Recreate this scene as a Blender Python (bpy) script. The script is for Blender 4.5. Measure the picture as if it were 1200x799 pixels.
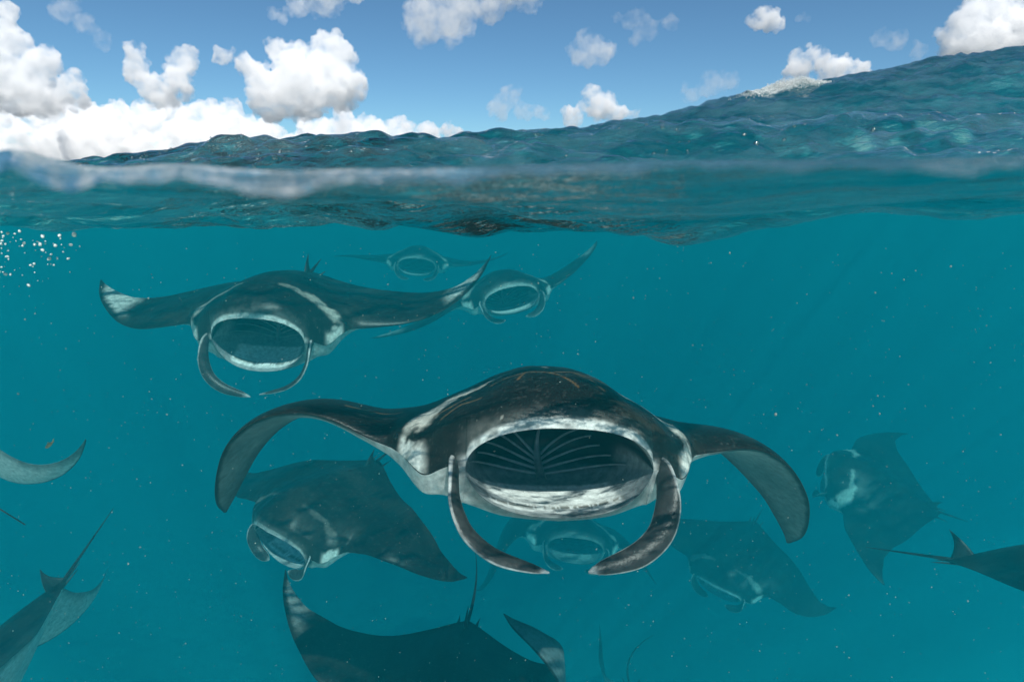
import bpy, bmesh, math, random
import numpy as np
from mathutils import Matrix, Vector

scene = bpy.context.scene
for o in list(bpy.data.objects):
    bpy.data.objects.remove(o)
R_ = math.radians

# ---------------------------------------------------------------- camera
cam = bpy.data.cameras.new('camera'); cam_ob = bpy.data.objects.new('camera', cam); scene.collection.objects.link(cam_ob)
scene.camera = cam_ob
cam.sensor_width = 36.0; cam.lens = 21.0; cam.clip_start = .01; cam.clip_end = 20000
cam_ob.location = (0, 0, 0); cam_ob.rotation_euler = (math.pi/2 - math.atan((399.5 - 205.0)/700.0), 0, 0)
cam.dof.use_dof = True; cam.dof.focus_distance = 1.5; cam.dof.aperture_fstop = 6.3

# ---------------------------------------------------------------- sky and sun
SUN_EL, SUN_AZ = R_(56), R_(160)              # azimuth clockwise from +Y: behind the camera and a little to the right
world = bpy.data.worlds.new('World'); scene.world = world; world.use_nodes = True
wn = world.node_tree; bg = wn.nodes['Background']
sky = wn.nodes.new('ShaderNodeTexSky'); sky.sky_type = 'NISHITA'; sky.sun_disc = False
sky.sun_elevation = SUN_EL; sky.sun_rotation = SUN_AZ; sky.altitude = 0; sky.air_density = .7; sky.dust_density = 0.3; sky.ozone_density = 8.0
tint = wn.nodes.new('ShaderNodeMix'); tint.data_type = 'RGBA'; tint.blend_type = 'MULTIPLY'; tint.inputs[0].default_value = 1; tint.inputs[7].default_value = (.88, 1.08, .96, 1)
wn.links.new(sky.outputs[0], tint.inputs[6]); wn.links.new(tint.outputs[2], bg.inputs[0]); bg.inputs[1].default_value = .105
sun = bpy.data.lights.new('sun', 'SUN'); sun.energy = 5.0; sun.angle = R_(.53); sun.color = (1, .94, .86)
sun_ob = bpy.data.objects.new('sun', sun); scene.collection.objects.link(sun_ob)
sd = Vector((math.sin(SUN_AZ)*math.cos(SUN_EL), math.cos(SUN_AZ)*math.cos(SUN_EL), math.sin(SUN_EL)))
sun_ob.rotation_euler = sd.to_track_quat('Z', 'Y').to_euler(); sun_ob.location = sd*50

vs = scene.view_settings; vs.view_transform = 'Standard'; vs.look = 'None'; vs.exposure = 0.15; vs.gamma = 1.0; vs.use_curve_mapping = False
cy = scene.cycles
cy.max_bounces = 24; cy.volume_bounces = 20; cy.transparent_max_bounces = 16; cy.glossy_bounces = 4; cy.diffuse_bounces = 3; cy.transmission_bounces = 6
cy.use_denoising = True; cy.sample_clamp_indirect = 6.0; cy.caustics_reflective = False; cy.caustics_refractive = False
cy.use_adaptive_sampling = True; cy.adaptive_threshold = .02

# ---------------------------------------------------------------- helpers
col = scene.collection
def tag(o, label=None, cat=None, group=None, kind=None):
    if label: o['label'] = label
    if cat: o['category'] = cat
    if group: o['group'] = group
    if kind: o['kind'] = kind
    return o
def mesh_obj(name, verts, faces, mat, parent=None, smooth=True):
    me = bpy.data.meshes.new(name)
    me.from_pydata(np.asarray(verts).tolist(), [], [list(map(int, f)) for f in faces])
    if smooth: me.polygons.foreach_set('use_smooth', [True]*len(me.polygons))
    me.materials.append(mat); me.update()
    o = bpy.data.objects.new(name, me); col.objects.link(o)
    if parent: o.parent = parent
    return o
def material(name):
    m = bpy.data.materials.new(name); m.use_nodes = True
    nt = m.node_tree; nt.nodes.clear()
    out = nt.nodes.new('ShaderNodeOutputMaterial')
    return m, nt, out

# ---------------------------------------------------------------- manta ray geometry (numpy)
def pchip(xs, ys, x):
    xs = np.asarray(xs, float); ys = np.asarray(ys, float); x = np.clip(np.asarray(x, float), xs[0], xs[-1])
    h = np.diff(xs); d = np.diff(ys) / h
    m = np.zeros_like(ys)
    for k in range(1, len(xs) - 1):
        if d[k-1] * d[k] > 0:
            w1 = 2*h[k] + h[k-1]; w2 = h[k] + 2*h[k-1]
            m[k] = (w1 + w2) / (w1/d[k-1] + w2/d[k])
    m[0] = d[0]; m[-1] = d[-1]
    i = np.clip(np.searchsorted(xs, x, side='right') - 1, 0, len(h) - 1)
    t = (x - xs[i]) / h[i]
    return ((1+2*t)*(1-t)**2*ys[i] + t*(1-t)**2*h[i]*m[i] + t*t*(3-2*t)*ys[i+1] + t*t*(t-1)*h[i]*m[i+1])

def sstep(a, b, x):
    t = np.clip((np.asarray(x, float) - a) / (b - a), 0, 1)
    return t*t*(3-2*t)

MW = 0.285                                    # half width of the mouth; the disc is 3 m wide at scale 1
LE_X = [0, .10, .20, .285, .34, .395, .435, .47, .53, .67, .85, 1.10, 1.30, 1.42, 1.5]
LE_Y = [.60, .59, .57, .535, .512, .485, .450, .392, .312, .280, .230, .07, -.14, -.31, -.48]
TE_X = [0, .06, .14, .28, .45, .70, .95, 1.15, 1.30, 1.42, 1.5]
TE_Y = [-.66, -.63, -.58, -.49, -.40, -.31, -.255, -.265, -.33, -.41, -.495]
TT_X = [0, .05, .15, .28, .36, .44, .55, .70, .90, 1.2, 1.42, 1.5]
TT_Z = [.335, .3345, .300, .225, .187, .158, .125, .088, .050, .020, .007, 0]
BB_Z = [.130, .130, .128, .115, .100, .080, .056, .038, .024, .012, .005, 0]

def span_frame(a, th):
    """arc length a -> (X, Z, theta) of the bent wing; th = bend angles (rad) at four places along the wing"""
    g = np.linspace(0, 1.5, 301)
    t = pchip([0, .42, .64, .90, 1.2, 1.5], [0, 0, th[0], th[1], th[2], th[3]], g)
    X = np.concatenate([[0], np.cumsum((np.cos(t[1:]) + np.cos(t[:-1])) / 2 * np.diff(g))])
    Z = np.concatenate([[0], np.cumsum((np.sin(t[1:]) + np.sin(t[:-1])) / 2 * np.diff(g))])
    return np.interp(a, g, X), np.interp(a, g, Z), np.interp(a, g, t)

def lips(a, P):
    q = np.clip(1 - (a / MW)**2, 0, 1)
    zu = P.get('mu', .130) * np.clip(1 - (a / MW)**2.3, 0, 1)**.5
    zl = -P.get('ml', .140) * np.clip(1 - (a / MW)**2.6, 0, 1)**.55
    jaw = P.get('jaw', .05) * np.sqrt(q)
    return zu, zl, jaw

def rest_surface(a, c, top, P):
    """rest pose: arc a >= 0, chord c 0 (front) .. 1 (back) -> y, z"""
    le = pchip(LE_X, LE_Y, a); te = pchip(TE_X, TE_Y, a)
    zu, zl, jaw = lips(a, P)
    F = np.clip(c, 0, 1)**.62 * np.clip(1 - c, 0, 1)**1.15 / .4635
    blend = (1 - c)**2.2
    s = sstep(0, .045, c)                                                   # behind the lips the head widens into the cheeks
    wide = pchip([0, .15, .25, .285, .34, .40, .46, .52, .60, 1.5], [1, .93, .74, .66, .50, .34, .19, .08, 0, 0], a)
    if top:
        y = le + (te - le) * c
        z = pchip(TT_X, TT_Z, a) * F + (zu*(1-s) + P.get('mu', .130)*wide*s) * blend
        z = z - .010*np.exp(-((a-.24)/.07)**2)*np.exp(-((c-.16)/.10)**2) + .010*np.exp(-((a-.415)/.045)**2)*np.exp(-((c-.10)/.10)**2)
    else:
        le = le - jaw
        y = le + (te - le) * c
        z = -pchip(TT_X, BB_Z, a) * F + (zl*(1-s) - P.get('ml', .140)*wide*s) * blend
    z = z - .04*np.exp(-((a-.405)/.05)**2)*sstep(MW, .35, a)*np.clip(1-c, 0, 1)**4
    return y, z

def bend(a, y, z, P, sgn):
    th = P['thp'] if sgn > 0 else P['thm']
    tw = P['twp'] if sgn > 0 else P['twm']
    sw = P.get('swp', 0) if sgn > 0 else P.get('swm', 0)
    X, Z, t = span_frame(a, th)
    u = np.clip((a - .35) / 1.15, 0, 1)
    tau = tw * u**1.4
    yc = pchip(LE_X, LE_Y, a) * .6 + pchip(TE_X, TE_Y, a) * .4
    dy = y - yc
    y2 = yc + dy*np.cos(tau) - z*np.sin(tau) + sw*u*u
    z2 = dy*np.sin(tau) + z*np.cos(tau)
    return sgn*(X - z2*np.sin(t)), y2, Z + z2*np.cos(t)

def rotmat(yaw, pitch, roll):
    cy, sy = np.cos(yaw), np.sin(yaw); cp, sp = np.cos(pitch), np.sin(pitch); cr, sr = np.cos(roll), np.sin(roll)
    Rz = np.array([[cy, -sy, 0], [sy, cy, 0], [0, 0, 1]]); Rx = np.array([[1, 0, 0], [0, cp, -sp], [0, sp, cp]])
    Ry = np.array([[cr, 0, sr], [0, 1, 0], [-sr, 0, cr]])
    return Rz @ Rx @ Ry

def tail_point(t, P):
    L = P.get('tl', 1.0)
    tx, tz = P.get('tail', (0, 0))
    return np.array([tx*t*t*L, -.63 - L*t*(1 - .15*abs(tx)*t - .15*abs(tz)*t), .012 + tz*t*t*L])

def dorsal_tip(P):
    return np.array([0, -.62, .02 + .15*P.get('dh', 1)])

def spot(kind, P):
    """named places of the body, local coordinates"""
    if kind == 'tailtip': return tail_point(1., P)
    if kind == 'tailbase': return tail_point(0., P)
    if kind == 'dorsal': return dorsal_tip(P)
    k, a, c = kind
    if k[0] == 'd': k, s = 'top' if k == 'dt' else 'bot', 1
    s = np.sign(a) if a != 0 else 1
    y, z = rest_surface(np.array(abs(a)), np.array(float(c)), k == 'top', P)
    return np.array([float(v) for v in bend(abs(a), y, z, P, s)])

# ---------------------------------------------------------------- camera
FX, CX, CY = 700.0, 600.0, 399.5              # photograph pixels
PITCH = math.atan((399.5 - 205.0) / FX)       # the camera looks down by this much
def at(px, py, d):
    """world point d metres in front of the camera plane"""
    x = (px - CX) / FX * d; v = -(py - CY) / FX * d
    return np.array([x, d*math.cos(PITCH) + v*math.sin(PITCH), -d*math.sin(PITCH) + v*math.cos(PITCH)])
def project(p):
    p = np.asarray(p, float)
    d = p[..., 1]*math.cos(PITCH) - p[..., 2]*math.sin(PITCH)
    v = p[..., 1]*math.sin(PITCH) + p[..., 2]*math.cos(PITCH)
    return np.stack([CX + FX*p[..., 0]/d, CY - FX*v/d, d], -1)

# ---------------------------------------------------------------- manta ray meshes
def _hash(i, j, k):
    n = (i*374761393 + j*668265263 + k*2147483647 + 1013904223).astype(np.int64)
    n = (n ^ (n >> 13)) * 1274126177 & 0x7fffffff
    n = (n ^ (n >> 16)) & 0xffff
    return n / 65535.0
def vnoise(p):
    p = np.asarray(p, float); f = np.floor(p).astype(np.int64); t = p - f; t = t*t*(3-2*t)
    out = 0
    for dx in (0, 1):
        for dy in (0, 1):
            for dz in (0, 1):
                w = (t[..., 0] if dx else 1-t[..., 0])*(t[..., 1] if dy else 1-t[..., 1])*(t[..., 2] if dz else 1-t[..., 2])
                out = out + w*_hash(f[..., 0]+dx, f[..., 1]+dy, f[..., 2]+dz)
    return out
def fbm(p, n=4):
    p = np.asarray(p, float); s = 0; a = .5; tot = 0
    for k in range(n):
        s = s + a*vnoise(p*(2.03**k) + 17.3*k); tot += a; a *= .5
    return s/tot

def seg_dist(x, y, p0, p1):
    d = (p1[0]-p0[0], p1[1]-p0[1]); L = d[0]**2 + d[1]**2
    t = np.clip(((x-p0[0])*d[0] + (y-p0[1])*d[1])/L, 0, 1)
    return np.hypot(x - p0[0] - t*d[0], y - p0[1] - t*d[1]), t

def mixc(c, col, f):
    return c*(1-f[..., None]) + np.asarray(col)*f[..., None]

def skin_top(x, y, z, le, te, seed, S):
    a = np.abs(x)
    nz = fbm(np.stack([x*9+seed, y*9, z*9+seed], -1)); n2 = fbm(np.stack([x*34+seed, y*34, z*34], -1), 3); n3 = fbm(np.stack([x*4, y*4+seed, x*0+3], -1))
    c = np.zeros(x.shape + (3,)) + np.array([.0078, .0060, .0050])
    c = c*(.6 + .8*nz)[..., None]
    c = mixc(c, (.035, .027, .019), sstep(.5, .75, n3)*.5)                         # brown cast
    d, t = seg_dist(a + (nz-.5)*.05, y + (n2-.5)*.05, (.425, .345), (.30, .295))        # pale shoulder stripe
    d2, t2 = seg_dist(a + (nz-.5)*.04, y + (n2-.5)*.03, (.30, .295), (.13, .33))
    t = np.where(d < d2, t*.5, .5 + .5*t2); d = np.minimum(d, d2)
    wd = S.get('sw', 1)*(.044*(1-t) + .010*t + (nz-.45)*.04)
    ps = sstep(wd*1.25, wd*.45, d) * (1 - .55*t) * (.55 + .7*n2)
    c = mixc(c, (.52, .50, .44), np.clip(ps*S.get('ss', 1), 0, 1))
    d1 = le - y                                                                    # distance behind the front edge
    head = sstep(.32, .27, a)
    lip = sstep(.011, .004, d1 + (n2-.5)*.006)*head
    c = mixc(c, (.16, .155, .145), sstep(.038, .008, d1 + (n2-.5)*.03)*head*.5)
    c = mixc(c, (.70, .70, .67), np.clip(lip*(.60 + .7*n2)*S.get('lip', 1), 0, 1))
    eye = sstep(.385, .43, a)*sstep(.495, .465, a)*sstep(.034, .010, d1 + (n2-.5)*.035)
    c = mixc(c, (.66, .65, .60), np.clip(eye*1.5*(.5+n2), 0, 1)*S.get('eye', 1))
    tip = sstep(1.06, 1.22, a + (nz-.5)*.12)*sstep(1.47, 1.38, a)*sstep(.02, .09, le-y + (n2-.5)*.05)*S.get('tip', 0)
    c = mixc(c, (.50, .50, .47), np.clip(tip*(.35+.9*n2), 0, 1))
    if S.get('veins'):
        for pts in ([(.20, .375), (.10, .385), (.02, .41), (-.05, .385), (-.14, .40), (-.22, .365)], [(.02, .41), (-.02, .45), (-.05, .50)], [(-.05, .385), (-.11, .43), (-.14, .48)], [(.10, .385), (.13, .43)],
                    [(.24, .43), (.30, .41), (.36, .42)], [(.27, .37), (.33, .385), (.38, .37)], [(.50, .18), (.60, .16), (.70, .17)]):
            for p0, p1 in zip(pts[:-1], pts[1:]):
                d, t = seg_dist(x + (nz-.5)*.03, y + (n2-.5)*.012, p0, p1)
                c = mixc(c, (.19, .105, .04), sstep(.0065, .002, d)*.6)
    sp = sstep(.76, .86, vnoise(np.stack([x*150+seed, y*150, z*150], -1)))
    c = mixc(c, (.12, .12, .11), sp*.22)
    sc2 = sstep(.70, .76, fbm(np.stack([x*14+seed*2, y*55, z*30+5], -1), 3))
    c = mixc(c, (.045, .043, .04), sc2*.35)
    return c

def skin_bottom(x, y, z, le, te, seed, S):
    a = np.abs(x)
    nz = fbm(np.stack([x*7+seed, y*7, x*0+9], -1)); n2 = fbm(np.stack([x*30, y*30+seed, x*0+2], -1), 3)
    c = np.zeros(x.shape + (3,)) + np.array([.50, .51, .50])*S.get('belly', 1)
    c = c*(.85 + .3*nz)[..., None]
    out = sstep(.5, .95, a)
    c = mixc(c, (.10, .135, .14), np.clip(S.get('out', 1)*out*.95*(.85+.3*nz), 0, 1))  # shade under the outer wings, put into the skin colour as grey-teal
    c = mixc(c, (.02, .02, .02), sstep(.030, .006, le - y + (n2-.5)*.015)*sstep(.50, .70, a))
    c = mixc(c, (.05, .05, .05), sstep(.10, .01, y - te + (nz-.5)*.06)*sstep(.3, .6, a)*.7)
    lip = sstep(.06, .01, le - y)*sstep(.32, .25, a)
    c = mixc(c, (.22, .23, .23), lip)
    return c

def inner_curve(a, w, P):
    le = pchip(LE_X, LE_Y, a); zu, zl, jaw = lips(a, P); q = np.sqrt(np.clip(1 - (a/MW)**2, 0, 1))
    D = P.get('depth', .44)*q
    roll = .014*q*(np.exp(-((w-.03)/.03)**2) + np.exp(-((w-.97)/.03)**2))
    y = le - jaw*w - D*np.sin(np.pi*w)**.75 + roll
    k = (1 + np.cos(np.pi*w))/2
    z = zu*k + zl*(1-k) + .01*q*np.sin(np.pi*w)
    return y, z

def grid_faces(nr, nc, flip=False):
    i = np.arange(nr-1)[:, None]; j = np.arange(nc-1)[None, :]
    a = i*nc + j; f = np.stack([a, a+1, a+nc+1, a+nc], -1).reshape(-1, 4)
    return f[:, ::-1] if flip else f

def loft(rings, closed=True):
    rings = np.asarray(rings); n, m = rings.shape[:2]
    f = []
    for i in range(n-1):
        for j in range(m if closed else m-1):
            k = (j+1) % m
            f.append((i*m+j, i*m+k, (i+1)*m+k, (i+1)*m+j))
    return rings.reshape(-1, 3), f

def spline(pts, t):
    pts = np.asarray(pts, float); s = np.linspace(0, 1, len(pts))
    return np.stack([pchip(s, pts[:, k], t) for k in range(pts.shape[1])], -1)

CF = [(.300, .36, .02), (.318, .51, -.005), (.314, .575, -.065), (.285, .63, -.14), (.205, .665, -.205), (.055, .68, -.250)]
CF_CURLED = [(.300, .36, .0), (.320, .50, -.012), (.305, .555, -.07), (.268, .575, -.135), (.195, .585, -.18), (.11, .585, -.195)]
def cephalic(sgn, P, res):
    cf = P.get('cfp' if sgn > 0 else 'cfm', {})
    C = np.array(CF_CURLED if cf.get('curled') else CF); C = C[:1] + (C - C[:1])*cf.get('len', 1); phi = cf.get('phi', .5); W = cf.get('w', 1.0)
    n = int(34*res); t = np.linspace(0, 1, n); p = spline(C, t)
    tan = np.gradient(p, axis=0); tan /= np.linalg.norm(tan, axis=1)[:, None]
    ey = np.array([0, 1., 0]); e = ey - tan*(tan@ey)[:, None]; e /= np.linalg.norm(e, axis=1)[:, None]
    nn = np.cross(tan, e)
    ph = phi*sstep(.05, .6, t)
    wd = e*np.cos(ph)[:, None] + nn*np.sin(ph)[:, None]; th = np.cross(tan, wd)
    hw = W*pchip([0, .2, .5, .8, .94, 1], [.050, .048, .048, .043, .026, .004], t)
    hz = pchip([0, .15, .5, .9, 1], [.028, .018, .010, .007, .002], t)
    m = 28; ang = np.linspace(0, 2*np.pi, m, endpoint=False)
    cu, su = np.cos(ang), np.sin(ang)
    su2 = np.sign(su)*np.abs(su)**.8
    cup = .22*(cu**2)                                                                # a little trough-shaped
    ring = p[:, None] + wd[:, None]*(hw[:, None]*cu)[..., None] + th[:, None]*(hz[:, None]*su2 + hw[:, None]*cup*cf.get('cup', 1))[..., None]
    col = np.zeros((n, m, 3)) + np.array([.018, .017, .017])
    nz = fbm(ring*25 + 3, 3)
    col = col*(.5+nz)[..., None]
    inn = (su2[None] < 0)*np.ones((n, 1))
    col = mixc(col, (.085, .08, .078), np.ones((n, m))*(.2+.5*nz)*.55)
    edge = sstep(.94, .995, np.abs(cu))[None]*np.ones((n, 1))
    edge = np.maximum(edge, sstep(.95, .99, t)[:, None]*np.ones((1, m)))
    col = mixc(col, (.66, .66, .64), np.clip(edge*(.1+1.2*nz), 0, 1)*sstep(.06, .3, t)[:, None])
    col = mixc(col, (.30, .29, .27), (1-sstep(.0, .2, t))[:, None]*sstep(.5, .62, nz)*.5)
    v, f = loft(ring); v = v.copy(); v[:, 0] *= sgn
    f = [q[::-1] for q in f] if sgn > 0 else f
    return v, f, col.reshape(-1, 3)

def small_fin(base_f, base_b, tip, thick, col, n=9, m=12, lean=.0):
    """a lens-section fin from a base line to a tip"""
    base_f, base_b, tip = map(np.asarray, (base_f, base_b, tip)); rings = []
    chord = base_b - base_f; up = tip - (base_f+base_b)/2
    side = np.cross(chord, up); side = side/np.linalg.norm(side)
    for t in np.linspace(0, 1, n):
        f = base_f*(1-t) + tip*t + chord*.10*np.sin(np.pi*t)*(-1) ; b = base_b*(1-t) + tip*t - chord*.18*np.sin(np.pi*t)
        th = thick*(1-t)**.7 + .0008
        ang = np.linspace(0, 2*np.pi, m, endpoint=False)
        rings.append([(f+b)/2 + (f-b)/2*math.cos(q) + side*th*math.sin(q) for q in ang])
    v, f = loft(rings)
    return v, f, np.zeros((len(v), 3)) + np.asarray(col)

def manta_arrays(P, res=1.0, seed=0., skin=None):
    S = skin or {}
    k = lambda n: max(6, int(n*res))
    am = MW*np.sin(np.linspace(0, np.pi/2, k(46)))
    aw = np.concatenate([np.linspace(MW, .56, k(56))[1:], .56 + .94*np.linspace(0, 1, k(110))[1:]**.96])
    ah = np.concatenate([am, aw]); ah[len(am)-1] = MW; ah[-1] = 1.5
    c = .5 - .5*np.cos(np.linspace(0, np.pi, k(110))); c = .35*c + .65*np.linspace(0, 1, k(110))**1.25; c[0] = 0; c[-1] = 1
    V, F, C = [], [], []
    base = 0
    for sgn in (1, -1):
        A, CC = np.meshgrid(ah, c, indexing='ij')
        le = pchip(LE_X, LE_Y, ah)[:, None]; te = pchip(TE_X, TE_Y, ah)[:, None]
        for top in (True, False):
            y, z = rest_surface(A, CC, top, P)
            lip = lips(ah, P)[2][:, None]
            lw = (le if top else le - lip) + 0*A
            col = (skin_top if top else skin_bottom)(A*sgn, y, z, lw, te, seed, S)
            if P.get('notch') and not top: pass
            X, Y, Z = bend(A, y, z, P, sgn)
            V.append(np.stack([X, Y, Z], -1).reshape(-1, 3)); C.append(col.reshape(-1, 3))
            F.append(grid_faces(len(ah), len(c), flip=(top == (sgn > 0))) + base); base += A.size
        w = np.linspace(0, 1, k(80)); A, W = np.meshgrid(am, w, indexing='ij')
        y, z = inner_curve(A, W, P)
        nz = fbm(np.stack([A*sgn*20, W*12, A*0+seed], -1)); n2 = fbm(np.stack([A*sgn*60, W*40, A*0+seed], -1), 3)
        col = np.zeros(A.shape + (3,)) + np.array([.012, .013, .014])
        up = sstep(.085, .015, W + (nz-.5)*.03)
        col = mixc(col, (.42, .43, .425), up*(.5+.8*nz))
        side = sstep(.78, .95, A/MW)
        col = mixc(col, (.34, .36, .36), side*sstep(.22, .5, W)*.8)
        col = mixc(col, (.20, .225, .24), sstep(.62, .74, W + (nz-.5)*.06))
        col = mixc(col, (.26, .28, .29), sstep(.80, .90, W)*(.4+.6*nz)*sstep(1.05, .7, A/MW))
        band = sstep(.815, .830, W + (n2-.5)*.012 + .03*(A/MW)**4)*sstep(.985, .975, W)*sstep(.76, .68, A/MW)
        col = mixc(col, (.86, .86, .84), np.clip(band*(.85+.35*n2)*S.get('teeth', 1), 0, 1))
        dots = np.exp(-((W-.955)/.008)**2)*sstep(.80, .72, A/MW)*(vnoise(np.stack([A*sgn*160, W*30, A*0], -1)) > .42)
        col = mixc(col, (.10, .075, .04), dots*.8)
        col = mixc(col, (.36, .38, .38), sstep(.978, .992, W)*sstep(1.0, .6, A/MW))
        X, Y, Z = bend(A, y, z, P, sgn)
        V.append(np.stack([X, Y, Z], -1).reshape(-1, 3)); C.append(np.clip(col, 0, 1).reshape(-1, 3))
        F.append(grid_faces(len(am), len(w), flip=(sgn < 0)) + base); base += A.size
    V = np.concatenate(V); C = np.concatenate(C); F = np.concatenate(F)
    key = np.round(V*2e4).astype(np.int64)
    _, first, inv = np.unique(key, axis=0, return_index=True, return_inverse=True); inv = inv.reshape(-1)
    F = inv[F]; V = V[first]; C = C[first]
    faces = []
    for q in F.tolist():
        r = [q[i] for i in range(4) if q[i] != q[i-1]]
        if len(r) >= 3 and len(set(r)) == len(r): faces.append(r)
    V = [V]; C = [C]; base = len(first)
    def add(part):
        nonlocal base
        v, f, col = part
        V.append(v); C.append(col); faces.extend([[i+base for i in q] for q in f]); base += len(v)
    if P.get('fins', True):
        add(cephalic(1, P, res)); add(cephalic(-1, P, res))
    t = np.linspace(0, 1, k(40)); tp = np.array([tail_point(q, P) for q in t]); tp[0, 1] += .05
    tan = np.gradient(tp, axis=0); tan /= np.linalg.norm(tan, axis=1)[:, None]
    e1 = np.cross(tan, [0, 0, 1.]); e1 /= np.linalg.norm(e1, axis=1)[:, None]; e2 = np.cross(tan, e1)
    r = (.013*(1-t)**1.1 + .0022)[:, None, None]; an = np.linspace(0, 2*np.pi, 8, endpoint=False)
    v, f = loft(tp[:, None] + r*(e1[:, None]*np.cos(an)[None, :, None] + e2[:, None]*np.sin(an)[None, :, None]))
    add((v, f, np.zeros((len(v), 3)) + np.array([.02, .02, .02])))
    add(small_fin((0, -.44, .03), (0, -.63, .0), dorsal_tip(P), .014, (.022, .021, .02)))
    for s in (1, -1):
        add(small_fin((s*.05, -.55, -.005), (s*.10, -.56, -.005), (s*.085, -.74, -.02), .010, (.05, .05, .05)))
    return np.concatenate(V), faces, np.concatenate(C)

def gill_arches(P):
    """light bars in the gullet: one upright column and five pairs of slanting bars"""
    out = []
    def bar(pts, r0, r1):
        pts = np.array(pts); n = 16
        A = np.linspace(pts[0, 0], pts[1, 0], n); W = np.linspace(pts[0, 1], pts[1, 1], n) + .012*np.sin(np.linspace(0, np.pi, n))
        y, z = inner_curve(np.abs(A), W, P)
        p = np.stack([A, y + .012, z], -1)
        tan = np.gradient(p, axis=0); tan /= np.linalg.norm(tan, axis=1)[:, None]
        e1 = np.cross(tan, [0, 1., 0]); e1 /= np.linalg.norm(e1, axis=1)[:, None]; e2 = np.cross(tan, e1)
        rr = np.linspace(r0, r1, n)[:, None, None]; an = np.linspace(0, 2*np.pi, 6, endpoint=False)
        return loft(p[:, None] + rr*(e1[:, None]*np.cos(an)[None, :, None] + .7*e2[:, None]*np.sin(an)[None, :, None]))
    out.append(bar([(0.0, .77), (0.004, .34)], .019, .004))
    for i in range(5):
        for s in (1, -1):
            out.append(bar([(s*.010, .735-.036*i), (s*(.258-.030*i), .615-.088*i)], .0060, .0032))
    return out

# ---------------------------------------------------------------- the sea: surface sheet, body of water, sandy bed
rng = np.random.default_rng(11)
WAVES = []
for lam, amp, n in ((1.5, .032, 5), (.75, .026, 8), (.36, .0190, 12), (.17, .0115, 16), (.085, .0046, 18)):
    for i in range(n):
        L = lam*rng.uniform(.7, 1.35); ang = rng.normal(-1.25, .75)
        WAVES.append((2*math.pi/L*math.cos(ang), 2*math.pi/L*math.sin(ang), rng.uniform(0, 6.28), amp*rng.uniform(.5, 1.2)/math.sqrt(n)*1.6))
def chop(x, y, lo=0, hi=99):
    h = 0
    for kx, ky, ph, a in WAVES[lo:hi]:
        s = np.sin(kx*x + ky*y + ph); h = h + a*(s + .45*(1 - np.abs(np.sin(.5*(kx*x + ky*y + ph) + .7)))*2 - .33)
    return h
def sea_height(x, y):
    ys = np.maximum(y, .01)
    t = x/(ys + .25)                                                                     # bearing
    # low trough just ahead of the lens, first crest, and the swell that climbs to one side
    trough = -sstep(.18, .6, ys)*pchip([-1.4, -.9, -.3, .15, .45, .9, 1.6], [.090, .100, .105, .090, .045, .018, .01], t)*np.exp(-((ys-1.15 + .12*np.sin(x*2.2))/.50)**2)
    crest = pchip([-3.2, -2.0, -1.5, -.9, -.3, .5, 1.3, 2.2, 4], [-.04, .0, .045, .115, .17, .195, .22, .27, .30], x)*np.exp(-((ys - 2.75 - .10*np.sin(x*1.7+.6))/.62)**2)
    swell = pchip([-8, -4, -2, 0, 1, 2.6, 4, 6, 9, 14, 30], [-.05, .05, .14, .33, .50, .88, 1.12, 1.46, 1.75, 1.7, .6], x)*np.exp(-((ys - 7.2 - .12*x)/2.3)**2)
    b = x/ys                                                                             # the waterline on the lens port and the little hump behind it
    edge = (pchip([-3, -.857, -.80, -.75, -.714, -.643, -.571, -.486, -.40, -.329, -.214, 0, .143, .286, .43, .571, .714, .857, 3],
                 [0, -5, 2, -14, -16, -3, -8, -10, -22, -16, -10, -3, 2, 5, 7, 5, 2, 5, 5], b) + 2.5*np.sin(23*b + 1) + 2.2*np.sin(47*b + 2) + 1.6*np.sin(91*b))/700*.17*np.exp(-((ys-.16)/.10)**2)
    near = edge + pchip([-3, -.9, -.80, -.74, -.66, -.55, -.4, -.2, 0, .3, .6, 1, 3], [.004, .008, .016, .012, .006, .008, .006, .007, .0085, .010, .0095, .010, .010], b)*np.exp(-((ys-.34)/.085)**2)
    far = np.exp(-(ys/60)**2)
    amp = .28*sstep(.20, .55, ys) + .37*sstep(.45, 1.1, ys) + .35*sstep(1.4, 2.4, ys)
    fine = chop(x, ys)*amp*(.35 + .65*np.exp(-(ys/18)**2))
    return (trough + crest + swell + near + fine)*np.where(ys > 40, far, 1) - .05*sstep(8, 40, ys)

Y0 = .16
rows = np.concatenate([Y0*(16/Y0)**np.linspace(0, 1, 470), 16*(6000/16)**np.linspace(0, 1, 60)[1:]])
tt = np.linspace(-1, 1, 601); tt = tt*(.75 + .25*tt**2)
RR, TT_ = np.meshgrid(rows, tt, indexing='ij')
XX = TT_*(RR*1.45 + 1.6)
HH = sea_height(XX, RR)
sea_v = np.stack([XX, RR, HH], -1)
m_sea, nt, out = material('sea_surface')
N = nt.nodes.new; Lk = nt.links.new
tc = N('ShaderNodeTexCoord'); n1 = N('ShaderNodeTexNoise'); n1.inputs['Scale'].default_value = 11; n1.inputs['Detail'].default_value = 5; n1.inputs['Roughness'].default_value = .55
mp = N('ShaderNodeMapping'); mp.inputs['Scale'].default_value = (.7, 1.4, 1)
Lk(tc.outputs['Object'], mp.inputs[0]); Lk(mp.outputs[0], n1.inputs['Vector'])
bmp = N('ShaderNodeBump'); bmp.inputs['Strength'].default_value = .8; bmp.inputs['Distance'].default_value = .022
Lk(n1.outputs[0], bmp.inputs['Height'])
fr = N('ShaderNodeFresnel'); fr.inputs['IOR'].default_value = 1.40; Lk(bmp.outputs[0], fr.inputs['Normal'])
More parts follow.
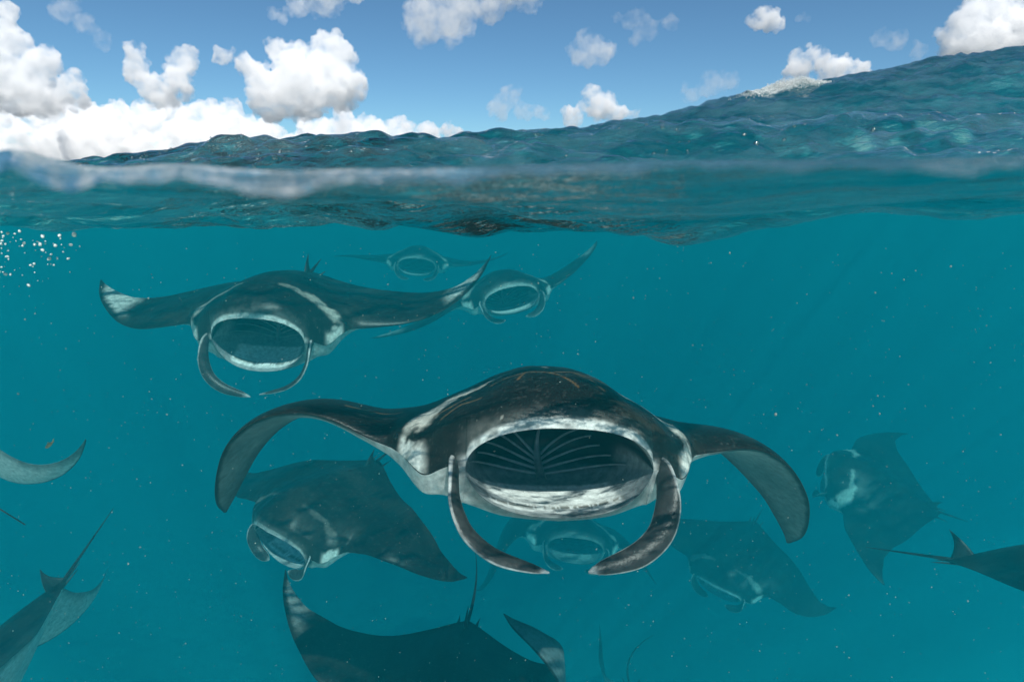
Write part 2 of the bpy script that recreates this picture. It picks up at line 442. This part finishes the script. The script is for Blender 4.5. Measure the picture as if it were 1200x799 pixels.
gl = N('ShaderNodeBsdfGlossy'); gl.inputs['Roughness'].default_value = .02; Lk(bmp.outputs[0], gl.inputs['Normal'])
tr = N('ShaderNodeBsdfTransparent'); tr.inputs[0].default_value = (.96, .985, .99, 1)
mx = N('ShaderNodeMixShader'); Lk(fr.outputs[0], mx.inputs[0]); Lk(tr.outputs[0], mx.inputs[1]); Lk(gl.outputs[0], mx.inputs[2])
# pale streaks added to the surface colour to lighten the waves, like reflected sky
n3 = N('ShaderNodeTexNoise'); n3.inputs['Scale'].default_value = 2.2; n3.inputs['Detail'].default_value = 8; n3.inputs['Roughness'].default_value = .68; n3.inputs['Distortion'].default_value = .6
mp3 = N('ShaderNodeMapping'); mp3.inputs['Scale'].default_value = (.8, 2.4, 1); Lk(tc.outputs['Object'], mp3.inputs[0]); Lk(mp3.outputs[0], n3.inputs['Vector'])
mr3 = N('ShaderNodeMapRange'); mr3.inputs['From Min'].default_value = .42; mr3.inputs['From Max'].default_value = .72; mr3.inputs['To Min'].default_value = .0; mr3.inputs['To Max'].default_value = .17; Lk(n3.outputs[0], mr3.inputs[0])
df = N('ShaderNodeBsdfDiffuse'); df.inputs['Color'].default_value = (.34, .56, .66, 1); Lk(bmp.outputs[0], df.inputs['Normal'])
tl = N('ShaderNodeBsdfTranslucent'); tl.inputs['Color'].default_value = (.25, .55, .62, 1)
md = N('ShaderNodeMixShader'); md.inputs[0].default_value = .4; Lk(df.outputs[0], md.inputs[1]); Lk(tl.outputs[0], md.inputs[2])
mx3 = N('ShaderNodeMixShader'); Lk(mr3.outputs[0], mx3.inputs[0]); Lk(mx.outputs[0], mx3.inputs[1]); Lk(md.outputs[0], mx3.inputs[2]); Lk(mx3.outputs[0], out.inputs['Surface'])
sea = mesh_obj('water_surface', sea_v.reshape(-1, 3), grid_faces(*RR.shape), m_sea)
tag(sea, 'rippled blue sea surface with a swell climbing to one side', kind='structure')

# body of water: closed, even, no surface of its own
m_w, nt, out = material('sea_water')
N = nt.nodes.new; Lk = nt.links.new
SCAT = (.0009, .0415, .0520); ABSO = (.22, .072, .0575)
ds, da = max(SCAT), 1.0
vsn = N('ShaderNodeVolumeScatter'); vsn.inputs['Color'].default_value = (*[s/ds for s in SCAT], 1); vsn.inputs['Density'].default_value = ds; vsn.inputs['Anisotropy'].default_value = .05
van = N('ShaderNodeVolumeAbsorption'); van.inputs['Color'].default_value = (*[1-a for a in ABSO], 1); van.inputs['Density'].default_value = da
ad = N('ShaderNodeAddShader'); Lk(vsn.outputs[0], ad.inputs[0]); Lk(van.outputs[0], ad.inputs[1]); Lk(ad.outputs[0], out.inputs['Volume'])
BED = -12.5
ri = np.unique(np.concatenate([np.arange(0, 470, 4), [469], np.arange(470, len(rows), 3)])); ri = ri[rows[ri] < 300]; ci = np.unique(np.concatenate([np.arange(0, 601, 4), [600]]))
top = sea_v[np.ix_(ri, ci)].copy(); top[..., 2] -= .003
nr, nc = top.shape[:2]
bot = top.copy(); bot[..., 2] = -40.0
vv = np.concatenate([top.reshape(-1, 3), bot.reshape(-1, 3)]); nb = nr*nc
ff = [*grid_faces(nr, nc, flip=True).tolist(), *(grid_faces(nr, nc) + nb).tolist()]
loop = [*range(nc), *[i*nc + nc-1 for i in range(1, nr)], *[(nr-1)*nc + j for j in range(nc-2, -1, -1)], *[i*nc for i in range(nr-2, 0, -1)]]
for a, b in zip(loop, loop[1:] + loop[:1]): ff.append([a, b, b+nb, a+nb])
wat = mesh_obj('water', vv, ff, m_w, smooth=False)
bmw = bmesh.new(); bmw.from_mesh(wat.data); bmesh.ops.recalc_face_normals(bmw, faces=bmw.faces); bmw.to_mesh(wat.data); bmw.free()
tag(wat, 'clear teal sea water fading into blue-green distance', kind='structure')

m_b, nt, out = material('bed_sand')
N = nt.nodes.new; Lk = nt.links.new
bs = N('ShaderNodeBsdfPrincipled'); bs.inputs['Roughness'].default_value = .9
nn = N('ShaderNodeTexNoise'); nn.inputs['Scale'].default_value = .35; nn.inputs['Detail'].default_value = 6
rp = N('ShaderNodeValToRGB'); rp.color_ramp.elements[0].position = .35; rp.color_ramp.elements[0].color = (.42, .42, .34, 1); rp.color_ramp.elements[1].position = .7; rp.color_ramp.elements[1].color = (.62, .62, .50, 1)
tc = N('ShaderNodeTexCoord'); Lk(tc.outputs['Object'], nn.inputs['Vector']); Lk(nn.outputs[0], rp.inputs[0]); Lk(rp.outputs[0], bs.inputs['Base Color']); Lk(bs.outputs[0], out.inputs['Surface'])
gx, gy = np.meshgrid(np.linspace(-400, 400, 161), np.linspace(-40, 400, 89), indexing='ij')
gz = BED - .12*np.clip(gx, -12, 60) - .04*np.clip(gy, 0, 200) + 1.2*(fbm(np.stack([gx*.05, gy*.05, gx*0], -1))-.5)  # unseen bed, depth and slope set so it throws light into the lower water
bed = mesh_obj('seabed', np.stack([gx, gy, gz], -1).reshape(-1, 3), grid_faces(*gx.shape, flip=True), m_b)
tag(bed, 'unseen pale sandy seabed added to brighten the lower water', kind='structure')

# ---------------------------------------------------------------- clouds: closed puffs of white vapour, 1.5 km away
def cloud_material(name, dens):
    m, nt, out = material(name)
    tc = nt.nodes.new('ShaderNodeTexCoord'); nz = nt.nodes.new('ShaderNodeTexNoise'); nz.inputs['Scale'].default_value = .028; nz.inputs['Detail'].default_value = 5; nz.inputs['Roughness'].default_value = .62
    mr = nt.nodes.new('ShaderNodeMapRange'); mr.inputs['From Min'].default_value = .40; mr.inputs['From Max'].default_value = .66; mr.inputs['To Min'].default_value = .02*dens; mr.inputs['To Max'].default_value = 2.6*dens
    nt.links.new(tc.outputs['Object'], nz.inputs['Vector']); nt.links.new(nz.outputs[0], mr.inputs[0])
    v = nt.nodes.new('ShaderNodeVolumePrincipled'); v.inputs['Color'].default_value = (1, 1, 1, 1); v.inputs['Density'].default_value = dens; v.inputs['Anisotropy'].default_value = .0
    nt.links.new(mr.outputs[0], v.inputs['Density']); nt.links.new(v.outputs[0], out.inputs['Volume']); return m
M_CLOUD = cloud_material('cloud_vapour', .036); M_THIN = cloud_material('thin_cloud_vapour', .009); M_WISP = cloud_material('wisp_vapour', .005)
CLOUD_TEX = []
for sz, dp in ((46, 2), (16, 3), (6.5, 3)):
    tx = bpy.data.textures.new('puffs', 'CLOUDS'); tx.noise_scale = sz; tx.noise_depth = dp; tx.cloud_type = 'GRAYSCALE'; CLOUD_TEX.append(tx)
def cloud(label, lobes, mat, D=1500., seed=0, extra=6, jit=1.05):
    rg = random.Random(seed); bm = bmesh.new(); k = D/FX
    for (px, py, r) in lobes:
        for q in range(extra+1):
            dx, dy = (0, 0) if q == 0 else (rg.uniform(-jit, jit)*r, rg.uniform(-jit, jit*.7)*r)
            rr = r*1.08 if q == 0 else r*rg.uniform(.22, .6)
            c = at(px+dx, py+dy, D + rg.uniform(-.6, .6)*r*k)
            bmesh.ops.create_icosphere(bm, subdivisions=2, radius=rr*k, matrix=Matrix.Translation(Vector(c)))
    me = bpy.data.meshes.new('cloud'); bm.to_mesh(me); bm.free(); me.materials.append(mat)
    ctr = np.mean([at(a, b, D) for a, b, _ in lobes], 0); me.transform(Matrix.Translation(-Vector(ctr)))
    o = bpy.data.objects.new('cloud', me); o.location = ctr; col.objects.link(o)
    rm = o.modifiers.new('remesh', 'REMESH'); rm.mode = 'VOXEL'; rm.voxel_size = 4.2*D/1500
    for tx, st in zip(CLOUD_TEX, (44, 30, 17)):
        dm = o.modifiers.new('puff', 'DISPLACE'); dm.texture = tx; dm.texture_coords = 'GLOBAL'; dm.strength = st*D/1500; dm.mid_level = .48
    rm = o.modifiers.new('remesh2', 'REMESH'); rm.mode = 'VOXEL'; rm.voxel_size = 2.6*D/1500
    tag(o, label, 'cloud', 'clouds in the sky')
    return o
cloud('tall white cumulus with a bright rounded tower above the low bank', [(392, 55, 14), (385, 75, 24), (345, 80, 24), (398, 98, 26), (352, 105, 32), (322, 112, 26), (298, 85, 13), (265, 66, 9), (284, 76, 9)], M_CLOUD, seed=1)
cloud('white cumulus split into two upright towers beside the tall tower', [(155, 62, 10), (160, 82, 14), (176, 102, 15), (216, 74, 14), (207, 98, 16), (190, 114, 14)], M_CLOUD, seed=2)
cloud('ragged white cumulus reaching down into the low bank', [(8, 55, 22), (46, 74, 13), (20, 100, 32), (84, 108, 15), (50, 110, 22), (5, 20, 14)], M_CLOUD, seed=3)
cloud('long low white cloud bank lying on the horizon', [(x, 172 + 6*math.sin(x), 26 + 6*math.sin(x*.7)) for x in range(-60, 440, 34)] + [(x, 140, 19) for x in range(-20, 300, 32)] + [(435, 158, 19), (468, 158, 17), (502, 156, 13), (528, 152, 9)], M_CLOUD, D=1900., seed=4, extra=3)
cloud('flat grey-white cloud cut by the top edge beside a larger one', [(345, 8, 12), (378, -4, 20), (326, 16, 7), (410, -14, 16)], M_THIN, seed=5)
cloud('broad shaded cloud hanging high with a ragged lower edge', [(502, 18, 25), (532, 14, 27), (572, -2, 26), (612, -18, 26), (490, 40, 11), (528, 38, 14)], M_THIN, seed=6)
cloud('small round puff of cloud joined to a wispy one', [(690, 62, 16), (706, 66, 13), (679, 62, 10)], M_THIN, seed=7)
cloud('wispy torn cloud beside a small round puff', [(742, 25, 9), (760, 36, 11), (785, 26, 7), (747, 46, 7), (722, 22, 5)], M_WISP, seed=8)
cloud('small dense white puff alone in the blue', [(885, 29, 8), (899, 25, 12), (911, 28, 8)], M_CLOUD, seed=9)
cloud('tiny faint scrap of cloud beside the dense puff', [(941, 18, 5), (947, 20, 5)], M_WISP, seed=10)
cloud('low white cumulus just above the wave crest', [(690, 120, 11), (702, 126, 15), (672, 137, 9), (726, 134, 8), (740, 136, 5)], M_CLOUD, seed=11)
cloud('small low cumulus with a rounded head over the chop', [(597, 114, 12), (584, 128, 10), (612, 132, 9), (634, 132, 6)], M_THIN, seed=12)
cloud('cumulus rising behind the breaking crest of the swell', [(955, 65, 12), (941, 77, 14), (976, 80, 16), (925, 87, 8), (1003, 90, 14)], M_CLOUD, seed=13)
cloud('large bright cumulus above the highest shoulder of the swell', [(1132, 24, 19), (1162, 20, 21), (1194, 14, 22), (1115, 48, 15), (1150, 48, 26), (1190, 45, 28), (1235, 30, 30)], M_CLOUD, seed=14)
cloud('faint broken cloud beside the large bright cumulus', [(1030, 44, 8), (1050, 52, 10), (1075, 60, 9)], M_WISP, seed=15)
cloud('thin hazy cloud low over the foaming crest', [(832, 100, 13), (852, 96, 10), (810, 112, 9)], M_WISP, seed=16)
cloud('faint veil of cloud drifting above the two towers', [(75, 8, 12), (100, 30, 10), (120, 45, 8)], M_WISP, seed=17)

# poses: place, yaw/pitch/roll, wing bend, twist, sweep, tail; size
POSES = {
    'm1': {'extra': {}, 'v': [0.0704, 2.1159, -0.9711, 3.2903, 0.2511, -0.089, 0.3787, -0.3272, -1.1087, -1.222, 0.0941, -0.5955, -0.8958, -1.0295, 0.3878, 0.311, 0.1053, 0.233, 0.0, 0.0, 0.0], 'sc': 1.0, 'k': 0.62},
    'm2': {'extra': {'mu': 0.19, 'ml': 0.205}, 'v': [-1.5878, 4.1045, -0.8859, 3.1567, -0.2113, -0.05, -0.2339, -0.2136, 0.1464, 0.4387, 0.0388, 0.0717, 0.4109, 0.9282, -0.2942, -0.1303, 0.1383, -0.0237, 0.0, 0.0, 0.0], 'sc': 1.0, 'k': 0.85},
    'm3': {'extra': {'cfp': {'curled': 1}, 'cfm': {'curled': 1}}, 'v': [-0.1422, 6.5144, -1.2761, 3.4093, 0.0991, 0.1293, -0.4127, -0.3509, -0.2023, -0.204, 0.3715, 0.4189, 0.3768, 0.3935, -0.0517, 0.0343, 0.0059, 0.013, 0.0, 0.0, 0.0], 'sc': 1.0, 'k': 1.1},
    'm4': {'extra': {'cfp': {'curled': 1}, 'cfm': {'curled': 1}}, 'v': [-1.5163, 9.774, -1.3695, 3.2094, 0.0109, -0.0691, 0.0542, 0.0247, -0.1291, -0.3445, 0.0594, 0.1463, 0.2542, 0.3275, 0.0001, 0.0008, -0.008, -0.0073, 0.0, 0.0, 0.0], 'sc': 1.0, 'k': 1.1},
    'm5': {'extra': {'mu': 0.2, 'ml': 0.2, 'cfp': {'curled': 1}, 'cfm': {'curled': 1}}, 'v': [-1.3602, 3.9392, -2.3385, 2.6003, -0.1962, -0.1247, -0.2996, -0.4391, -0.4314, -0.276, 0.3945, -0.1344, -0.7693, -0.9076, -0.0119, -0.0891, 0.3257, 0.3386, 0.0, 0.0, 0.0], 'sc': 0.85, 'k': 0.8},
    'm6': {'extra': {'cfp': {'curled': 1}, 'cfm': {'curled': 1}}, 'v': [0.5885, 5.7374, -3.7467, 3.2409, 0.2476, -0.1886, -0.9996, -1.3788, -1.3974, -1.1058, -0.4908, -0.7228, -0.7681, -0.6389, -0.0059, -0.0025, 0.1507, 0.0649, 0.0, 0.0, 0.0], 'sc': 1.0, 'k': 1.25},
    'm7': {'extra': {'cfp': {'curled': 1}, 'cfm': {'curled': 1}}, 'v': [2.6391, 6.1094, -4.3454, 2.3959, -0.3914, -0.0687, -0.1955, -0.3222, -0.3245, -0.1771, -0.514, -0.903, -1.0438, -0.8614, -0.0024, 0.0119, -0.0405, 0.0695, 0.0, 0.0, 0.0], 'sc': 0.9, 'k': 1.0},
    'm8': {'extra': {'mu': 0.17, 'ml': 0.18, 'cfp': {'curled': 1}, 'cfm': {'curled': 1}}, 'v': [3.8446, 5.6552, -3.2126, 1.1067, 0.1761, -0.3351, -0.1533, -0.2324, -0.2349, -0.1607, 0.3495, 0.4088, 0.1309, -0.2034, -0.0008, -0.055, 0.0932, 0.4267, 0.0, 0.0, 0.0], 'sc': 0.9, 'k': 1.05},
    'm9': {'extra': {'dh': 1.5}, 'v': [3.387, 3.1988, -2.4079, -2.243, 0.2318, -0.3633, 0.0032, 0.014, -0.0269, -0.3683, -0.0304, -0.1847, -0.4471, -0.8053, 0.0644, 0.0023, 0.391, 0.5838, 0.0, 0.0, 0.0], 'sc': 0.85, 'k': 0.65},
    'm10': {'extra': {}, 'v': [-0.3742, 2.7906, -2.8562, 2.9929, 0.0149, -0.0722, 0.249, 0.391, 0.2282, 0.3586, 0.4904, 1.5221, 2.7625, 3.4031, 0.1435, -0.132, -0.0502, 0.2749, 0.1443, -0.0384, -0.0058], 'sc': 0.85, 'k': 0.72},
    'm11': {'extra': {'dh': 1.3}, 'v': [-3.4126, 3.3973, -3.1596, 2.3835, -0.8415, 0.322, -0.6946, -0.6838, -0.4043, 0.4213, 0.2807, 0.2794, 0.2372, 0.198, -0.2811, -0.2148, 0.062, -0.0001, 0.0, 0.0, 0.0], 'sc': 0.85, 'k': 0.65},
    'm12': {'extra': {}, 'v': [-3.5309, 2.7249, -1.1427, 0.7333, -0.6259, 0.3751, -0.3484, -0.7027, -0.1068, 1.3836, 0.0, 0.0, 0.0, 0.0, -0.3607, 0.0, 0.0302, 0.0, 0.9425, -0.6503, 0.2827], 'sc': 0.9, 'k': 0.8},
    'm14': {'extra': {}, 'v': [1.6362, 5.8879, -6.6044, -1.5868, -1.2432, -0.5385, 0.2819, 0.4601, 0.5348, 0.4862, 0.1625, 0.4068, 0.7689, 0.991, 0.0015, -0.0349, -0.0489, 0.0737, 0.4768, 0.2673, 0.0016], 'sc': 1.0, 'k': 0.75},
}
# ---------------------------------------------------------------- manta rays
m_skin, nt, out = material('manta_skin')
N = nt.nodes.new; Lk = nt.links.new
bs = N('ShaderNodeBsdfPrincipled'); bs.inputs['Roughness'].default_value = .36; bs.inputs['Specular IOR Level'].default_value = .22
at_n = N('ShaderNodeAttribute'); at_n.attribute_name = 'skin'
tcn = N('ShaderNodeTexCoord')
nf = N('ShaderNodeTexNoise'); nf.inputs['Scale'].default_value = 55; nf.inputs['Detail'].default_value = 5; nf.inputs['Roughness'].default_value = .65; Lk(tcn.outputs['Object'], nf.inputs['Vector'])
mr = N('ShaderNodeMapRange'); mr.inputs['From Min'].default_value = .3; mr.inputs['From Max'].default_value = .7; mr.inputs['To Min'].default_value = .62; mr.inputs['To Max'].default_value = 1.4; Lk(nf.outputs[0], mr.inputs[0])
mm = N('ShaderNodeMix'); mm.data_type = 'RGBA'; mm.blend_type = 'MULTIPLY'; mm.inputs[0].default_value = 1
Lk(at_n.outputs['Color'], mm.inputs[6]); Lk(mr.outputs[0], mm.inputs[7]); Lk(mm.outputs[2], bs.inputs['Base Color'])
nb2 = N('ShaderNodeTexNoise'); nb2.inputs['Scale'].default_value = 170; nb2.inputs['Detail'].default_value = 3; Lk(tcn.outputs['Object'], nb2.inputs['Vector'])
bp = N('ShaderNodeBump'); bp.inputs['Strength'].default_value = .25; bp.inputs['Distance'].default_value = .003; Lk(nb2.outputs[0], bp.inputs['Height']); Lk(bp.outputs[0], bs.inputs['Normal'])
Lk(bs.outputs[0], out.inputs['Surface'])
def plain(name, c, rough=.4):
    m, nt, out = material(name)
    b = nt.nodes.new('ShaderNodeBsdfPrincipled'); b.inputs['Roughness'].default_value = rough
    n = nt.nodes.new('ShaderNodeTexNoise'); n.inputs['Scale'].default_value = 60; n.inputs['Detail'].default_value = 4
    r = nt.nodes.new('ShaderNodeValToRGB'); r.color_ramp.elements[0].position = .3; r.color_ramp.elements[1].position = .7
    r.color_ramp.elements[0].color = (*[v*.7 for v in c], 1); r.color_ramp.elements[1].color = (*[min(1, v*1.25) for v in c], 1)
    t = nt.nodes.new('ShaderNodeTexCoord'); nt.links.new(t.outputs['Object'], n.inputs['Vector'])
    nt.links.new(n.outputs[0], r.inputs[0]); nt.links.new(r.outputs[0], b.inputs['Base Color']); nt.links.new(b.outputs[0], out.inputs['Surface']); return m
m_gill = plain('gill_arch', (.24, .26, .27)); m_eye = plain('eye', (.006, .006, .006), .12)

def manta(key, label, near=False, res=.8, skin=None, **ex):
    q = POSES[key]; v = q['v']; k = q.get('k', 1.0); s = q['sc']*k
    P = dict(thp=v[6:10], thm=v[10:14], twp=v[14], twm=v[15], swp=v[16], swm=v[17], tail=(v[18], v[19]), tl=math.exp(v[20]), **q['extra'])
    P.update(ex)
    root = bpy.data.objects.new('manta_ray', None); col.objects.link(root); root.empty_display_size = .2
    Rm = rotmat(*v[3:6])
    root.matrix_world = Matrix([list(map(float, Rm[r])) + [v[r]*k] for r in range(3)] + [[0, 0, 0, 1]])
    tag(root, label, 'manta ray', 'manta rays feeding below the surface')
    V, F, C = manta_arrays(P, res, seed=abs(hash_key(key)), skin=skin)
    b = mesh_obj('body', V*s, F, m_skin, root)
    at_ = b.data.attributes.new('skin', 'FLOAT_COLOR', 'POINT'); at_.data.foreach_set('color', np.c_[C, np.ones(len(C))].ravel().astype(np.float32))
    if q.get('face', 1):
        for sg in (1, -1):
            y, z = rest_surface(np.array(.492), np.array(.03), True, P)
            p = np.array(bend(np.array(.492), y - .012, z - .008, P, sg), float)*s
            bm = bmesh.new(); bmesh.ops.create_uvsphere(bm, u_segments=12, v_segments=8, radius=.014*s); me = bpy.data.meshes.new('eye'); bm.to_mesh(me); bm.free(); me.materials.append(m_eye)
            e = bpy.data.objects.new('eye', me); e.location = p; e.parent = root; col.objects.link(e)
        if near:
            for gv, gf in gill_arches(P): mesh_obj('gill_arch', gv*s, gf, m_gill, root)
    return root
def hash_key(k): return sum(ord(c)*(i+3) for i, c in enumerate(k)) % 37

manta('m1', 'large dark manta swimming mouth agape, wings curled down, cephalic fins bent inward, above the others', True, 1.7, dict(veins=1, ss=1.6, sw=1.1), cfp=dict(phi=.45, w=.66), cfm=dict(phi=.95, w=.80))
manta('m2', 'manta just under the surface with white tipped raised wings and open ringed mouth', True, 1.1, dict(tip=1.2, ss=.8), cfp=dict(phi=.8, w=.7, len=1.14), cfm=dict(phi=.3, w=.4, len=1.10), tl=0.3)
manta('m3', 'hazy manta with open mouth half hidden behind the wing of the white tipped manta', True, .7, dict(tip=.9, lip=.6), tl=0.3)
manta('m4', 'faint small manta just under the surface, farthest away behind the white tipped manta', False, .6, dict(lip=.6), tl=0.3)
manta('m5', 'banked manta with closed white lipped mouth gliding down under the drooped wing', True, .9, dict(ss=.25, lip=.5), tl=0.35)
manta('m6', 'faded manta directly below the curled cephalic fins of the large one', False, .7, dict(ss=.8, lip=.25, teeth=.4), tl=0.3)
manta('m7', 'dim manta diving head down with one wing spread under the large ray', False, .7, dict(ss=.6), tl=0.3)
manta('m8', 'hazy manta turning sideways with pale shoulder patches and cyan lit mouth', True, .7, dict(ss=1.8, sw=1.6), tl=0.3)
manta('m9', 'dark manta swimming off with upright dorsal fin and straight thin tail', False, .9, dict(ss=.8), tl=0.58)
manta('m10', 'black backed manta seen from behind with both wingtips lifted and tail raised', False, 1.1, dict(tip=.6, ss=.5))
manta('m11', 'manta swimming away with pale raised wing, dorsal fin and tail slanting up', False, .9, dict(ss=.4, out=.1), tl=0.62)
manta('m12', 'manta of which only an upturned wingtip and a thin tail tip show', False, .9, dict(tip=.9, out=.2))
manta('m14', 'barely visible manta deep below with wingtip and curved tail upward', False, .6)

# ---------------------------------------------------------------- bubbles, plankton, foam, spray, a small fish
def glassy(name, ior, rough=.0):
    m, nt, out = material(name)
    f = nt.nodes.new('ShaderNodeFresnel'); f.inputs['IOR'].default_value = ior
    n = nt.nodes.new('ShaderNodeTexNoise'); n.inputs['Scale'].default_value = 40
    b = nt.nodes.new('ShaderNodeBump'); b.inputs['Strength'].default_value = .2; nt.links.new(n.outputs[0], b.inputs['Height'])
    g = nt.nodes.new('ShaderNodeBsdfGlossy'); g.inputs['Roughness'].default_value = .12; nt.links.new(b.outputs[0], g.inputs['Normal'])
    t = nt.nodes.new('ShaderNodeBsdfTransparent'); x = nt.nodes.new('ShaderNodeMixShader')
    mr = nt.nodes.new('ShaderNodeMapRange'); mr.inputs['To Min'].default_value = .25; nt.links.new(f.outputs[0], mr.inputs[0])
    nt.links.new(mr.outputs[0], x.inputs[0]); nt.links.new(t.outputs[0], x.inputs[1]); nt.links.new(g.outputs[0], x.inputs[2]); nt.links.new(x.outputs[0], out.inputs['Surface'])
    return m
m_bub = plain('bubble_skin', (.85, .92, .90), .12)
m_foam = plain('foam', (.66, .69, .68), .8)
m_fleck = plain('plankton', (.36, .38, .33), .5)
m_spray = glassy('spray_drop', 1.5)
rb = random.Random(5)
def ball_mesh(name, mat, sub=2, squash=1.0, lump=.12, seed=0):
    r = random.Random(seed); bm = bmesh.new(); bmesh.ops.create_icosphere(bm, subdivisions=sub, radius=1.0)
    ph = [r.uniform(0, 6) for _ in range(3)]
    for v in bm.verts:
        n = 1 + lump*math.sin(2.3*v.co.x + ph[0])*math.sin(2.9*v.co.y + ph[1]) + lump*.6*math.sin(4*v.co.z + ph[2]); v.co *= n; v.co.z *= squash
    me = bpy.data.meshes.new(name); bm.to_mesh(me); bm.free(); me.materials.append(mat)
    me.polygons.foreach_set('use_smooth', [True]*len(me.polygons)); return me
BUB = [ball_mesh('bubble', m_bub, 2, .75, .14, s) for s in range(4)]
def scatter_bubble(px, py, d, r, label):
    o = bpy.data.objects.new('bubble', rb.choice(BUB)); o.location = at(px, py, d); k = r/FX*d
    o.scale = (k*rb.uniform(.7, 1.1), k*rb.uniform(.7, 1.1), k*rb.uniform(.8, 1.5)); o.rotation_euler = (rb.uniform(-.5, .5), rb.uniform(-.6, .6), rb.uniform(0, 6))
    col.objects.link(o); tag(o, label, 'bubble', 'bubbles in a loose cloud under the surface')
for i in range(95):
    cx, cyy, sx, sy = rb.choice([(4, 300, 9, 15), (52, 284, 14, 8), (10, 284, 10, 6), (48, 300, 18, 16)])
    px, py = rb.gauss(cx, sx), rb.gauss(cyy, sy)
    if px < -3 or py < 271 or py > 350: continue
    scatter_bubble(px, py, rb.uniform(.8, 1.1), rb.choice([.6, .7, .9, 1.0, 1.4, 2.0]), 'tiny pale bubble in the loose cloud just under the surface')
for px, py, r in ((87, 275, 2.6), (83, 287, 2.2)):
    scatter_bubble(px, py, .8, r, 'larger pale bubble apart from the cloud of tiny bubbles')

def specks(name, label, pts, mat, sub=1):
    V, F, base = [], [], 0
    bm = bmesh.new(); bmesh.ops.create_icosphere(bm, subdivisions=sub, radius=1.0)
    v0 = np.array([v.co[:] for v in bm.verts]); f0 = np.array([[v.index for v in f.verts] for f in bm.faces]); bm.free()
    for p, sc_ in pts:
        V.append(np.asarray(p) + v0*np.asarray(sc_)); F.append(f0 + base); base += len(v0)
    o = mesh_obj(name, np.concatenate(V), np.concatenate(F), mat); tag(o, label, kind='stuff'); return o
pts = []
for i in range(2200):
    d = .7 + 3.6*rb.random()**1.3; px, py = rb.uniform(-200, 1400), rb.uniform(285, 830); r = rb.choice([.3, .35, .4, .5, .65])/FX*max(d, 1.0)*(.9 if rb.random() < .97 else 1.5)
    pts.append((at(px, py, d), (r, r, r*rb.uniform(.6, 1.6))))
specks('plankton', 'pale plankton flecks drifting through the water', pts, m_fleck)

pts = []
for i in range(14000):                                                        # foam along the breaking crest of the swell
    x = 2.45 + 1.05*rb.betavariate(3, 1.8); y = 7.2 + rb.choice([-.28, -.08, .1])*(3.6-x) + rb.gauss(0, .07)
    z = float(sea_height(np.array(x), np.array(y))); r = .0015 + .0045*rb.random()**3
    pts.append(((x, y, z + abs(rb.gauss(0, .030))*math.exp(-((x-3.15)/.28)**2) - .003), (r*1.3, r, r)))
specks('foam', 'white foam spilling from the crest of the swell', pts, m_foam)
pts = []
for i in range(150):                                                        # beads of water thrown up along the nearer crest
    px = rb.choice([rb.uniform(170, 430), rb.uniform(250, 350), rb.uniform(640, 1010)]); y = rb.gauss(2.5, .16); x = (px-600)/700*y*1.02
    z = float(sea_height(np.array(x), np.array(y))); r = .0015 + .006*rb.random()**2
    pts.append(((x, y, z + rb.uniform(-.004, .003)), (r*rb.uniform(.8, 2), r, r*rb.uniform(.7, 1.3))))
specks('spray', 'clear beads of water thrown up along the nearer crest', pts, m_spray)

# small fish beside the upturned wingtip
m_fish = plain('fish_skin', (.42, .22, .08), .35); m_fin = plain('fish_fin', (.30, .26, .12), .4)
fish = bpy.data.objects.new('small_fish', None); fish.location = at(58, 521, 1.9); fish.rotation_euler = (0, R_(-38), R_(8)); col.objects.link(fish)
tag(fish, 'tiny orange fish swimming above the upturned wingtip', 'fish')
rings = []
for t in np.linspace(0, 1, 12):
    hh = .0062*math.sin(math.pi*min(1, t*1.02+.03))**.7*(1-.45*t) + .0006
    rings.append([((t-.5)*.034, hh*.45*math.cos(q), hh*math.sin(q)) for q in np.linspace(0, 2*math.pi, 12, endpoint=False)])
v, f = loft(rings); mesh_obj('body', v, f, m_fish, fish)
v, f, _ = small_fin((.016, 0, .004), (.016, 0, -.004), (.027, 0, .006), .0006, (0, 0, 0), n=5, m=8); mesh_obj('tail_fin', v, f, m_fin, fish)
v, f, _ = small_fin((-.006, 0, .005), (.008, 0, .004), (.005, 0, .010), .0005, (0, 0, 0), n=5, m=8); mesh_obj('dorsal_fin', v, f, m_fin, fish)
